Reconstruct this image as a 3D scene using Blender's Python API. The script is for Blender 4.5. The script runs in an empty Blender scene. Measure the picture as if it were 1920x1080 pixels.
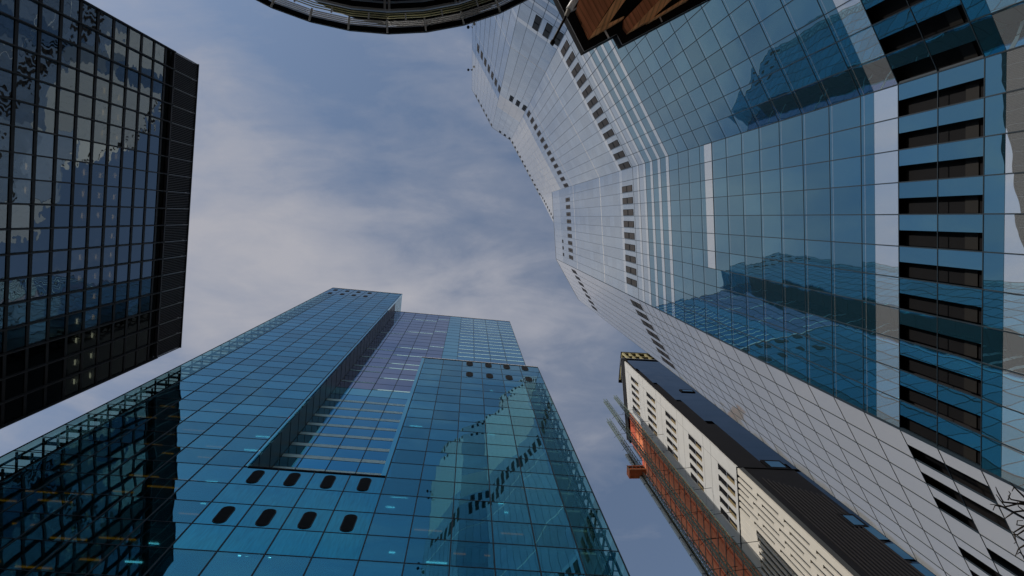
import bpy, math, random
import mathutils
from mathutils import Vector, Matrix
random.seed(7)
sc = bpy.context.scene
col = sc.collection
R = math.radians
EYE = 1.6                                    # camera height; facade heights below are measured above the eye

# ------------------------------------------------------------------ camera, world, sun, exposure
F, VX, VY = 1250.0, 884.0, 407.0             # focal length (px of 1920) and where the zenith falls
d = Vector((VX-960, 540-VY, -F)).normalized()
B = Matrix(((1,0,0),(0,-1,0),(0,0,-1)))
b = B @ d
ax = b.cross(Vector((0,0,1))); ang = b.angle(Vector((0,0,1)))
ROT = Matrix.Rotation(ang, 3, ax.normalized()) @ B
cam_d = bpy.data.cameras.new('camera'); cam = bpy.data.objects.new('camera', cam_d); col.objects.link(cam)
cam_d.sensor_width = 36; cam_d.lens = F/1920*36; cam_d.clip_start = .1; cam_d.clip_end = 5000
cam.matrix_world = Matrix.Translation((0,0,EYE)) @ ROT.to_4x4()
sc.camera = cam
ROTI = ROT.transposed()

SUN = Vector((-.74,-.50,.46)).normalized()
el = math.asin(SUN.z); az = math.atan2(SUN.x, SUN.y)
w = bpy.data.worlds.new('World'); sc.world = w; w.use_nodes = True
nt = w.node_tree; nt.nodes.clear()
def N(t, **k):
    n = nt.nodes.new(t)
    for a, v in k.items(): setattr(n, a, v)
    return n
def L(a, b): nt.links.new(a, b)
def MATH(op, a, b=None, c=None, clamp=False):
    n = N('ShaderNodeMath', operation=op, use_clamp=clamp)
    for i, v in enumerate((a, b, c)):
        if v is None: continue
        if isinstance(v, (int, float)): n.inputs[i].default_value = v
        else: L(v, n.inputs[i])
    return n.outputs[0]
def VM(op, a, b=None, s=None):
    n = N('ShaderNodeVectorMath', operation=op)
    for i, v in enumerate((a, b)):
        if v is None: continue
        if isinstance(v, (tuple, list)): n.inputs[i].default_value = v
        else: L(v, n.inputs[i])
    if s is not None:
        if isinstance(s, (int, float)): n.inputs['Scale'].default_value = s
        else: L(s, n.inputs['Scale'])
    return n.outputs['Value'] if op in ('DOT_PRODUCT', 'LENGTH') else n.outputs[0]
def RAMP(fac, stops):
    n = N('ShaderNodeValToRGB'); L(fac, n.inputs[0]); e = n.color_ramp.elements
    while len(e) < len(stops): e.new(.5)
    for x, (p, c) in zip(e, stops): x.position = p; x.color = (c, c, c, 1) if isinstance(c, (int, float)) else (*c, 1)
    return n.outputs[0]
def MIXC(fac, a, b):
    n = N('ShaderNodeMix', data_type='RGBA')
    for s, v in ((0, fac), (6, a), (7, b)):
        if isinstance(v, (int, float)): n.inputs[s].default_value = v
        elif isinstance(v, (tuple, list)): n.inputs[s].default_value = (*v, 1)
        else: L(v, n.inputs[s])
    return n.outputs[2]
sky = N('ShaderNodeTexSky', sky_type='NISHITA', sun_disc=False, sun_elevation=el, sun_rotation=az)
sky.air_density = 1.15; sky.dust_density = .6; sky.ozone_density = 1.4
SKY_STR = .126
tc = N('ShaderNodeTexCoord')
sep = N('ShaderNodeSeparateXYZ'); L(tc.outputs['Generated'], sep.inputs[0])
zz = MATH('MAXIMUM', sep.outputs[2], .06)
cmb = N('ShaderNodeCombineXYZ'); L(MATH('DIVIDE', sep.outputs[0], zz), cmb.inputs[0]); L(MATH('DIVIDE', sep.outputs[1], zz), cmb.inputs[1])
def FBM(vec, scale, detail, rough, distort=0., rot=0., sx=1., sy=1., off=(0, 0, 0)):
    mp = N('ShaderNodeMapping'); L(vec, mp.inputs[0]); mp.inputs['Rotation'].default_value = (0, 0, R(rot)); mp.inputs['Scale'].default_value = (sx, sy, 1); mp.inputs['Location'].default_value = off
    n = N('ShaderNodeTexNoise'); L(mp.outputs[0], n.inputs[0]); n.inputs['Scale'].default_value = scale; n.inputs['Detail'].default_value = detail; n.inputs['Roughness'].default_value = rough; n.inputs['Distortion'].default_value = distort
    return MATH('SUBTRACT', n.outputs['Fac'], .5)
P_ = cmb.outputs[0]
big = FBM(P_, 3.2, 3, .5, .4, off=(1.3, 7.2, 0))
wisp = FBM(P_, 8, 9, .56, .5, -55, .55, 1.5, (1.7, .4, 0))
fine = FBM(P_, 26, 8, .6, .3, -35, .7, 1.3)
# thin cloud banks: (centre x, centre y, radius, weight) on the overhead plane
bank = None
for cx_, cy_, rr_, wt_ in ((-.36, -.08, .13, .42), (-.27, .06, .15, .55), (-.40, .15, .16, .42), (-.10, .13, .12, .46), (.0, -.12, .12, .18), (-.46, -.30, .08, .20), (.04, .08, .10, .16), (.14, .02, .26, .16), (.10, .32, .2, .14), (.06, .26, .14, .16), (-1.0, .35, .6, .45), (-.8, -.3, .3, .25), (-.3, -.9, .4, .3)):
    dd = VM('LENGTH', VM('SUBTRACT', P_, (cx_, cy_, 0)))
    t_ = MATH('MULTIPLY', MATH('SMOOTH_MAX', MATH('SUBTRACT', 1., MATH('DIVIDE', dd, rr_*1.6)), 0., .3), wt_)
    bank = t_ if bank is None else MATH('ADD', bank, t_)
m = MATH('ADD', MATH('ADD', MATH('MULTIPLY', big, .75), MATH('MULTIPLY', wisp, 1.0)), MATH('ADD', MATH('MULTIPLY', fine, .30), bank))
mask = RAMP(m, [(.06, .08), (.34, .32), (.58, .66), (.92, 1.)])
bg1 = N('ShaderNodeBackground'); L(sky.outputs[0], bg1.inputs[0]); bg1.inputs[1].default_value = SKY_STR
bg2 = N('ShaderNodeBackground'); bg2.inputs[0].default_value = (.42, .425, .475, 1); bg2.inputs[1].default_value = .95
mx = N('ShaderNodeMixShader'); L(mask, mx.inputs[0]); L(bg1.outputs[0], mx.inputs[1]); L(bg2.outputs[0], mx.inputs[2])
wo = N('ShaderNodeOutputWorld'); L(mx.outputs[0], wo.inputs[0])
sd = bpy.data.lights.new('sun', 'SUN'); sd.energy = 3.2; sd.angle = R(.5); sd.color = (1, .93, .84)
so = bpy.data.objects.new('sun', sd); col.objects.link(so); so.rotation_euler = (-SUN).to_track_quat('-Z', 'Y').to_euler(); so.location = (0, 0, 400)
vs = sc.view_settings; vs.view_transform = 'Standard'; vs.look = 'None'; vs.gamma = 1; vs.use_curve_mapping = False; vs.exposure = 0.0
sc.cycles.caustics_reflective = False; sc.cycles.caustics_refractive = False
sc.cycles.max_bounces = 8; sc.cycles.glossy_bounces = 5; sc.cycles.diffuse_bounces = 3; sc.cycles.transparent_max_bounces = 12
sc.cycles.sample_clamp_indirect = 4

# ------------------------------------------------------------------ helpers
def project(P):
    c = ROTI @ (Vector(P) - Vector((0, 0, EYE)))
    if c.z > -1e-3: return None
    return 960 + F*c.x/-c.z, 540 - F*c.y/-c.z
def q(px, py):
    r = ROT @ Vector((px-960, 540-py, -F)); return Vector((r.x/r.z, r.y/r.z))
def at(px, py, h):
    v = q(px, py)*h; return Vector((v.x, v.y, h+EYE))
MATS = {}
def tag(o, label=None, cat=None, group=None, kind=None):
    for k, v in (('label', label), ('category', cat), ('group', group), ('kind', kind)):
        if v: o[k] = v
    return o
def empty(name, loc):
    o = bpy.data.objects.new(name, None); col.objects.link(o); o.location = loc; o['_o'] = 0; del o['_o']
    return o
def origin(o):
    v = Vector((0, 0, 0))
    while o: v = v + o.location; o = o.parent
    return v
class MB:
    def __init__(s): s.v = []; s.f = []; s.m = []; s.uv = []; s.sm = []
    def quad(s, pts, mi=0, uv=None):
        i = len(s.v); s.v += [tuple(p) for p in pts]; s.f.append(tuple(range(i, i+len(pts)))); s.m.append(mi); s.sm.append(False)
        s.uv += uv if uv else [(0, 0)]*len(pts)
    def hexa(s, c, mi=0, cell=None):        # c: 8 corners, bottom 0-3, top 4-7
        fs = ((0,1,2,3), (4,7,6,5), (0,4,5,1), (1,5,6,2), (2,6,7,3), (3,7,4,0))
        i = len(s.v); s.v += [tuple(p) for p in c]
        u0 = {0:(0,0), 1:(1,0), 5:(1,1), 4:(0,1), 3:(0,0), 2:(1,0), 6:(1,1), 7:(0,1)}
        for f in fs:
            s.f.append(tuple(i+k for k in f)); s.m.append(mi); s.sm.append(False)
            if cell: s.uv += [(cell[0]+.002+.996*u0[k][0], cell[1]+.002+.996*u0[k][1]) for k in f]
            else: s.uv += [(0, 0)]*4
    def box(s, x0, x1, y0, y1, z0, z1, mi=0):
        s.hexa([(x0,y0,z0),(x1,y0,z0),(x1,y1,z0),(x0,y1,z0),(x0,y0,z1),(x1,y0,z1),(x1,y1,z1),(x0,y1,z1)], mi)
    def prism(s, poly, z0, z1, mi=0):
        n = len(poly); z0s = z0 if isinstance(z0, (list, tuple)) else [z0]*n; z1s = z1 if isinstance(z1, (list, tuple)) else [z1]*n
        a = [(p[0], p[1], z) for p, z in zip(poly, z0s)]; c = [(p[0], p[1], z) for p, z in zip(poly, z1s)]
        s.quad(a[::-1], mi); s.quad(c, mi)
        for i in range(n): s.quad([a[i], a[(i+1) % n], c[(i+1) % n], c[i]], mi)
    def tube(s, p, r, n=6, mi=0, r2=None):   # through points p
        p = [Vector(x) for x in p]; rings = []
        m_ = len(p)
        for k in range(m_):
            t = (p[min(k+1, m_-1)] - p[max(k-1, 0)]).normalized()
            a = t.cross(Vector((0, 0, 1)));
            if a.length < 1e-3: a = t.cross(Vector((0, 1, 0)))
            a.normalize(); bb = t.cross(a)
            rr = r if r2 is None else r + (r2-r)*k/(m_-1)
            i = len(s.v)
            for j in range(n):
                g = 2*math.pi*j/n; s.v.append(tuple(p[k] + a*math.cos(g)*rr + bb*math.sin(g)*rr))
            rings.append(i)
        for k in range(m_-1):
            for j in range(n):
                s.f.append((rings[k]+j, rings[k]+(j+1) % n, rings[k+1]+(j+1) % n, rings[k+1]+j)); s.m.append(mi); s.sm.append(True); s.uv += [(0, 0)]*4
        s.f.append(tuple(rings[0]+j for j in range(n))[::-1]); s.m.append(mi); s.sm.append(False); s.uv += [(0, 0)]*n
        s.f.append(tuple(rings[-1]+j for j in range(n))); s.m.append(mi); s.sm.append(False); s.uv += [(0, 0)]*n
    def bar(s, p, q_, w, mi=0):              # square bar
        p = Vector(p); q_ = Vector(q_); t = (q_-p).normalized(); a = t.cross(Vector((0, 0, 1)))
        if a.length < 1e-3: a = t.cross(Vector((0, 1, 0)))
        a.normalize(); c = t.cross(a); h = w/2
        s.hexa([p-a*h-c*h, p+a*h-c*h, p+a*h+c*h, p-a*h+c*h, q_-a*h-c*h, q_+a*h-c*h, q_+a*h+c*h, q_-a*h+c*h], mi)
    def build(s, name, mats, parent=None, loc=(0, 0, 0), label=None, kind=None):
        if not isinstance(mats, (list, tuple)): mats = [mats]
        o0 = origin(parent) if parent else Vector(loc)
        me = bpy.data.meshes.new(name); me.from_pydata([tuple(Vector(v)-o0) for v in s.v], [], s.f)
        for m_ in mats: me.materials.append(MATS[m_])
        me.polygons.foreach_set('material_index', s.m); me.polygons.foreach_set('use_smooth', s.sm)
        ul = me.uv_layers.new(name='UVMap'); ul.data.foreach_set('uv', [x for c in s.uv for x in c])
        me.update()
        o = bpy.data.objects.new(name, me); col.objects.link(o)
        if parent: o.parent = parent
        else: o.location = loc
        tag(o, label, None, None, kind)
        return o
class Frame:
    """a facade plane: t along it, h above the eye, d out of it (towards the street)"""
    def __init__(s, P, a, t0=0):
        s.u = Vector((math.cos(R(a)), math.sin(R(a)))); n = Vector((-s.u.y, s.u.x)); s.P = Vector(P)
        if n.dot(s.P) > 0: n = -n
        s.n = n
    def p(s, t, d, h):
        v = s.P + s.u*t + s.n*d; return Vector((v.x, v.y, h+EYE))
    def box(s, mb, t0, t1, h0, h1, d0, d1, mi=0, cell=None):
        if t1 < t0: t0, t1 = t1, t0
        p = s.p
        mb.hexa([p(t0,d1,h0), p(t1,d1,h0), p(t1,d0,h0), p(t0,d0,h0), p(t0,d1,h1), p(t1,d1,h1), p(t1,d0,h1), p(t0,d0,h1)], mi, cell)
def lines(a, b, n): return [a+(b-a)*i/n for i in range(n+1)]

class Panes:
    """collects window panes; the 100 that show largest become parts, the rest one part"""
    def __init__(s, mats): s.l = []; s.mats = mats
    def add(s, fr, t0, t1, h0, h1, m, cell, g=.012, d0=-.03, d1=0.):
        s.l.append((fr, t0+g, t1-g, h0+g, h1-g, m, cell, d0, d1))
    def size(s, e):
        fr, t0, t1, h0, h1 = e[:5]
        pts = [project(fr.p(t, 0, h)) for t, h in ((t0,h0), (t1,h0), (t1,h1), (t0,h1))]
        if any(p is None for p in pts): return 0
        c = (sum(p[0] for p in pts)/4, sum(p[1] for p in pts)/4)
        if not (0 < c[0] < 1920 and 0 < c[1] < 1080): return 0
        return abs(sum(pts[i][0]*pts[(i+1) % 4][1]-pts[(i+1) % 4][0]*pts[i][1] for i in range(4)))/2
    def emit(s, parent, name='window_pane', keep=100):
        l = sorted(s.l, key=lambda e: -s.size(e))
        for e in l[:keep]:
            if s.size(e) <= 0: break
            mb = MB(); e[0].box(mb, *e[1:5], e[7], e[8], 0, e[6]); mb.build(name, e[5], parent)
        rest = [e for e in l if not (e in l[:keep] and s.size(e) > 0)] if len(l) < 200 else l[keep:]
        if rest:
            mb = MB()
            for e in rest: e[0].box(mb, *e[1:5], e[7], e[8], s.mats.index(e[5]), e[6])
            mb.build(name, s.mats, parent, kind='stuff')

# ------------------------------------------------------------------ materials
def new(name):
    global nt
    m = bpy.data.materials.new(name); m.use_nodes = True; nt = m.node_tree; nt.nodes.clear(); MATS[name] = m
    return m
def out(sh): L(sh, N('ShaderNodeOutputMaterial').inputs[0])
def PR(base, rough=.5, metal=0., spec=.5, normal=None, emis=None):
    n = N('ShaderNodeBsdfPrincipled')
    for k, v in (('Base Color', base), ('Roughness', rough), ('Metallic', metal), ('Specular IOR Level', spec)):
        if isinstance(v, (int, float)): n.inputs[k].default_value = v
        elif isinstance(v, tuple): n.inputs[k].default_value = (*v, 1)
        else: L(v, n.inputs[k])
    if normal is not None: L(normal, n.inputs['Normal'])
    return n.outputs[0]
def pane_normal(tilt=.004, bulge=.006, wave=.012, wscale=.35):
    g = N('ShaderNodeNewGeometry'); uv = N('ShaderNodeUVMap', uv_map='UVMap').outputs[0]
    wn = N('ShaderNodeTexWhiteNoise', noise_dimensions='2D'); L(VM('FLOOR', uv), wn.inputs['Vector'])
    rnd = VM('SUBTRACT', wn.outputs['Color'], (.5, .5, .5))
    fr_ = VM('SUBTRACT', VM('FRACTION', uv), (.5, .5, 0))
    ns = N('ShaderNodeTexNoise', noise_dimensions='4D'); L(g.outputs['Position'], ns.inputs['Vector']); ns.inputs['Scale'].default_value = wscale; ns.inputs['Detail'].default_value = 1.5
    L(MATH('MULTIPLY', wn.outputs['Value'], 7.), ns.inputs['W'])
    wv = VM('SUBTRACT', ns.outputs['Color'], (.5, .5, .5))
    o = VM('ADD', VM('SCALE', rnd, s=tilt*2), VM('ADD', VM('SCALE', fr_, s=MATH('MULTIPLY', MATH('ADD', wn.outputs['Value'], -.3), bulge*2)), VM('SCALE', wv, s=wave)))
    so_ = N('ShaderNodeSeparateXYZ'); L(o, so_.inputs[0])
    T = VM('NORMALIZE', VM('CROSS_PRODUCT', g.outputs['Normal'], (0, 0, 1)))
    nn = VM('NORMALIZE', VM('ADD', g.outputs['Normal'], VM('ADD', VM('SCALE', T, s=so_.outputs[0]), VM('SCALE', (0, 0, 1) , s=so_.outputs[1]))))
    return nn, wn, g
def glass(name, tint, see=0., seetint=(.5, .8, .85), rough=.0, tilt=.004, bulge=.006, wave=.012, wscale=.35, var=.12, body=None, bodyf=.0, stain=0.):
    """coated curtain-wall glass: a tinted mirror that whitens at grazing angles, over a see-through or body-coloured layer"""
    m = new(name)
    nn, wn, g = pane_normal(tilt, bulge, wave, wscale)
    k = MATH('ADD', 1-var/2, MATH('MULTIPLY', wn.outputs['Value'], var))
    base = VM('SCALE', tint, s=k)
    if stain:
        ns = N('ShaderNodeTexNoise'); mp_ = N('ShaderNodeMapping'); L(g.outputs['Position'], mp_.inputs[0]); mp_.inputs['Scale'].default_value = (1.6, 1.6, .14); L(mp_.outputs[0], ns.inputs['Vector']); ns.inputs['Detail'].default_value = 4
        base = VM('SCALE', base, s=MATH('SUBTRACT', 1.25, MATH('MULTIPLY', ns.outputs['Fac'], stain)))
    mir = PR(base, rough, 1., .5, nn)
    if see or bodyf:
        if see: oth = N('ShaderNodeBsdfTransparent'); oth.inputs[0].default_value = (*seetint, 1); oth = oth.outputs[0]
        else: oth = PR(body, .35, 0, .3)
        cs = MATH('ABSOLUTE', VM('DOT_PRODUCT', nn, g.outputs['Incoming']))
        fz = MATH('POWER', MATH('SUBTRACT', 1., cs, clamp=True), 3.)
        f = MATH('MULTIPLY', MATH('SUBTRACT', 1., MATH('MULTIPLY', fz, .9)), (see or bodyf))
        mxs = N('ShaderNodeMixShader'); L(f, mxs.inputs[0]); L(mir, mxs.inputs[1]); L(oth, mxs.inputs[2]); out(mxs.outputs[0])
    else: out(mir)
    return m
def solid(name, c, rough=.6, metal=0., spec=.4, noise=.15, scale=1.2, stretch=(1, 1, 1)):
    m = new(name); g = N('ShaderNodeNewGeometry'); mp_ = N('ShaderNodeMapping'); L(g.outputs['Position'], mp_.inputs[0]); mp_.inputs['Scale'].default_value = stretch
    ns = N('ShaderNodeTexNoise'); L(mp_.outputs[0], ns.inputs['Vector']); ns.inputs['Scale'].default_value = scale; ns.inputs['Detail'].default_value = 5
    base = VM('SCALE', c, s=MATH('ADD', 1-noise, MATH('MULTIPLY', ns.outputs['Fac'], noise*2)))
    out(PR(base, rough, metal, spec)); return m
def emit(name, c, s):
    new(name); e = N('ShaderNodeEmission'); e.inputs[0].default_value = (*c, 1); e.inputs[1].default_value = s; out(e.outputs[0])

# centre tower
glass('blue_glass', (.11, .53, .68), see=.56, seetint=(.30, .72, .78), tilt=.007, bulge=.006, wave=.012, var=.34)
glass('fin_glass', (.06, .34, .42), see=.90, seetint=(.78, .98, .93), tilt=.003, bulge=.003, wave=.010)
glass('spandrel_glass', (.02, .36, .48), tilt=.002, bulge=.003, wave=.008, stain=.65, var=.12)
glass('lilac_glass', (.22, .27, .42), tilt=.002, bulge=.003, wave=.008, var=.16)
glass('teal_glass', (.09, .52, .64), tilt=.002, bulge=.003, wave=.008, var=.10)
glass('deep_glass', (.002, .32, .52), tilt=.002, bulge=.003, wave=.008, var=.25)
solid('recess_shade', (.030, .036, .040), .35, 0, .25, .4, .5)  # flat near-black that paints in the shadow wedge on the recess flank
solid('bright_strip', (.62, .90, .96), .4, .0, .4, .1)
solid('pale_strip', (.42, .68, .76), .4, .0, .4, .1)
# right tower
glass('tower_glass', (.16, .345, .43), tilt=.005, bulge=.007, wave=.016, wscale=.6, var=.24, body=(.015, .07, .11), bodyf=.25)
glass('grey_glass', (.38, .50, .60), tilt=.0035, bulge=.007, wave=.020, wscale=.6, var=.22, body=(.46, .47, .44), bodyf=.26)
glass('frit_glass', (.70, .75, .75), tilt=.002, bulge=.004, wave=.014, wscale=.5, var=.06, body=(.56, .60, .64), bodyf=.20, rough=.0)
glass('cream_glass', (.66, .68, .70), tilt=.003, bulge=.005, wave=.03, wscale=.5, var=.10, body=(.68, .65, .58), bodyf=.7, rough=.03)
glass('white_glass', (.60, .61, .63), tilt=.003, bulge=.008, wave=.02, wscale=.5, var=.16, body=(.74, .73, .71), bodyf=.80, rough=.04)
# left tower
glass('bronze_glass', (.29, .36, .41), see=.42, seetint=(.34, .32, .27), tilt=.006, bulge=.014, wave=.045, wscale=.8, var=.18)
glass('dark_reflection_glass', (.07, .09, .10), see=.55, seetint=(.34, .38, .36), tilt=.006, bulge=.012, wave=.04, wscale=.7, var=.3)  # darkened copy of the bronze glass, painting in the end bays' dark reflection
solid('dark_metal', (.016, .015, .017), .6, .0, .25)
solid('black_metal', (.005, .005, .006), .75, .0, .1)
solid('mullion_metal', (.010, .020, .030), .55, .0, .3)
solid('grey_metal', (.30, .31, .33), .4, .4, .5)
solid('light_metal', (.72, .73, .76), .45, .0, .5)
solid('louvre_metal', (.075, .070, .080), .6, .0, .3)
solid('louvre_brown', (.009, .008, .007), .7, .0, .2)
solid('window_brown', (.035, .028, .024), .6, .0, .2, .5, 2)
solid('interior_dark', (.04, .045, .05), .9)
solid('ceiling_white', (.62, .66, .66), .9)
solid('blind_white', (.75, .80, .78), .9)
solid('concrete', (.30, .29, .27), .85)
solid('white_cladding', (.50, .50, .49), .7, 0, .3, .08, .6)
solid('cream_cladding', (.56, .53, .47), .7, 0, .3, .08, .6)
solid('slot_ochre', (.20, .15, .07), .8)
solid('black_cladding_and_reflection', (.011, .011, .014), .8, .0, .15, .25, .5)
glass('navy_glass', (.018, .055, .085), tilt=.004, bulge=.01, wave=.05, wscale=.25, var=.15)
glass('teal_window', (.12, .30, .36), tilt=.003, bulge=.004, wave=.02)
solid('orange_board', (.78, .23, .10), .8, 0, .2, .35, 1.5, (1, 1, .3))
solid('rust_red', (.50, .10, .05), .8, 0, .2, .4, 1.5)
solid('scaffold_green', (.13, .17, .14), .6, .3, .4, .3, 2)
solid('scaffold_grey', (.42, .47, .49), .6, .2, .4, .3, 2)
solid('yellow_steel', (.32, .28, .14), .6, .1, .4, .4, 1)
solid('stud_pale', (.55, .45, .36), .8)
solid('white_paint', (.86, .87, .88), .6, 0, .4, .05)
solid('yellow_rail', (.62, .62, .40), .5, 0, .4, .3, 2)
solid('bark', (.035, .028, .022), .9, 0, .2, .3, 8)
solid('asphalt', (.05, .05, .052), .9, 0, .3, .2, .8)
solid('paving', (.40, .39, .37), .85, 0, .3, .2, 2)
emit('lamp_warm', (1, .86, .66), 4.)
emit('lamp_orange', (1, .10, .0), 1.5)
emit('lamp_white', (1, .8, .8), 12.)
emit('lamp_cool', (.80, .90, .95), 1.8)
def wood(name, c, ang_, sc_=9):
    new(name); g = N('ShaderNodeNewGeometry'); mp_ = N('ShaderNodeMapping'); L(g.outputs['Position'], mp_.inputs[0]); mp_.inputs['Rotation'].default_value = (0, 0, R(ang_))
    wv = N('ShaderNodeTexWave', wave_type='BANDS', bands_direction='X', wave_profile='SAW'); L(mp_.outputs[0], wv.inputs[0]); wv.inputs['Scale'].default_value = sc_/6.; wv.inputs['Distortion'].default_value = .1
    mp2 = N('ShaderNodeMapping'); L(mp_.outputs[0], mp2.inputs[0]); mp2.inputs['Scale'].default_value = (7, .8, .8)
    ns = N('ShaderNodeTexNoise'); L(mp2.outputs[0], ns.inputs['Vector']); ns.inputs['Detail'].default_value = 6; ns.inputs['Scale'].default_value = 2
    gap = RAMP(wv.outputs['Fac'], [(0., .15), (.10, .8), (.5, 1.), (1., .85)])
    s = MATH('MULTIPLY', gap, MATH('ADD', .35, MATH('MULTIPLY', ns.outputs['Fac'], 1.3)))
    out(PR(VM('SCALE', c, s=s), .65, 0, .3))
wood('timber_dark', (.62, .24, .12), 30, 22)
wood('timber_orange_lit', (.95, .50, .24), -20, 26)  # lighter orange copy of the timber, with the light on it painted in

# ------------------------------------------------------------------ ground
g = MB(); g.quad([(-900,-900,0),(900,-900,0),(900,900,0),(-900,900,0)]); o = g.build('ground', 'asphalt'); tag(o, kind='structure')
g = MB(); g.prism([(-38,-22),(24,-22),(30,14),(28,17),(-38,17)], 0.002, .12); o = g.build('pavement', 'paving'); tag(o, kind='structure')

# ------------------------------------------------------------------ left tower (dark grid, louvred top)
def left_tower():
    fr = Frame((-47.17, -5.12), 96.2); T0, T1 = -19.87, 27.72
    r = empty('office_tower', (-66, 0, 0)); tag(r, 'dark gridded glass tower at the left with a black louvred band along its roofline', 'tower')
    ts = lines(T0, T1, 18); FL = 3.6; top = 104.95
    hs = [top-FL*k for k in range(30)][::-1]; hs = [h for h in hs if h > -1.2]
    P = Panes(['bronze_glass', 'dark_reflection_glass'])
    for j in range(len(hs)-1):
        for i in range(18): P.add(fr, ts[i], ts[i+1], hs[j]+.28, hs[j+1]-.28, 'dark_reflection_glass' if i >= 15 or (i == 14 and j % 3) else 'bronze_glass', (i, j), d1=-.12, d0=-.15)
    P.emit(r)
    m = MB()
    for t in ts: fr.box(m, t-.08, t+.08, -EYE, 107.7, -.16, .22)
    for h in hs: fr.box(m, T0, T1, h-.27, h+.27, -.14, -.04)
    m.build('mullion_grid', 'dark_metal', r)
    m = MB()
    for t in ts[1:-1]: fr.box(m, t-.018, t+.018, 0, 105, .22, .24)
    m.build('cover_strip', 'louvre_metal', r)
    # louvred plant screen, one panel to each bay
    for i in range(18):
        m = MB(); fr.box(m, ts[i]+.05, ts[i+1]-.05, 107.7, 116.2, -.25, -.16, 0)
        for q_ in range(9): x = ts[i]+.14+q_*.27; fr.box(m, x, x+.09, 107.75, 116.15, -.155, .03, 1)
        m.build('louvre_panel', ['black_metal', 'louvre_metal'], r)
    m = MB()
    for t in ts: fr.box(m, t-.035, t+.035, 107.7, 116.3, -.15, .12)
    m.build('screen_frame', 'grey_metal', r)
    m = MB(); fr.box(m, T0-.1, T1+.1, 116.2, 116.5, -.5, .15); m.build('parapet', 'dark_metal', r)
    m = MB(); fr.box(m, T0-.1, T1+.1, 107.45, 107.75, -.3, .1); m.build('sill_band', 'louvre_metal', r)
    # body, slabs and lights behind the glass
    m = MB(); fr.box(m, T0, T1, -EYE, 105.2, -34, -4.5); fr.box(m, T0, T1, 105.22, 107.4, -34, -1.2); fr.box(m, T0+.02, T1-.02, 107.42, 116, -34, -.6); m.build('core', 'interior_dark', r)
    m = MB()
    for h in hs: fr.box(m, T0, T1, h-.2, h+.2, -4.5, -.2)
    m.build('floor_slabs', 'ceiling_white', r).name = 'floor_slab'
    for t in (T0, T1):
        m = MB(); fr.box(m, t-.15, t+.15, -EYE, 107.4, -34, -.17); m.build('side_wall', 'dark_metal', r)
    lit = {}
    for px in (196, 171, 223):
        hh = fr_h(fr, px, 400); 
        lit[px] = hh
    n = 0
    for px, i0, i1, dd in ((171, 7, 18, .3), (196, 3, 18, .3), (223, 3, 13, .45), (72, 7, 9, .3), (209, 4, 8, .4)):
        hh = fr_h(fr, px, 400); k = min(range(len(hs)), key=lambda a: abs(hs[a]-.5-hh)); h = hs[k]-.36
        for i in range(i0, i1):
            if random.random() < .12: continue
            m = MB(); t = (ts[i]+ts[i+1])/2 + random.uniform(-.15, .15); fr.box(m, t-.32, t+.32, h-.06, h, -.75, -.62); m.build('ceiling_lamp', 'lamp_warm', r); n += 1
def fr_h(fr, px, py):
    v = q(px, py); return fr.P.dot(fr.n)/v.dot(fr.n)
left_tower()

# ------------------------------------------------------------------ centre tower (blue glass)
def stadium(fr, t, h, w_, hh, d0, d1, n=7):
    m = MB(); pts = []
    for k in range(n): a = math.pi*k/(n-1); pts.append((t+w_/2*math.cos(a), h+hh/2-w_/2+w_/2*math.sin(a)))
    for k in range(n): a = math.pi+math.pi*k/(n-1); pts.append((t+w_/2*math.cos(a), h-hh/2+w_/2+w_/2*math.sin(a)))
    A = [fr.p(a_, d0, b_) for a_, b_ in pts]; Bq = [fr.p(a_, d1, b_) for a_, b_ in pts]
    m.quad(Bq); m.quad(A[::-1])
    for i in range(len(pts)): m.quad([A[i], A[(i+1) % len(pts)], Bq[(i+1) % len(pts)], Bq[i]])
    return m
def vent(r, fr, t, h, w_, hh):
    o = stadium(fr, t, h, w_+.14, hh+.14, .0, .035).build('oval_vent', 'mullion_metal', r)
    stadium(fr, t, h, w_, hh, .036, .06).build('opening', 'black_metal', o)
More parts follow.
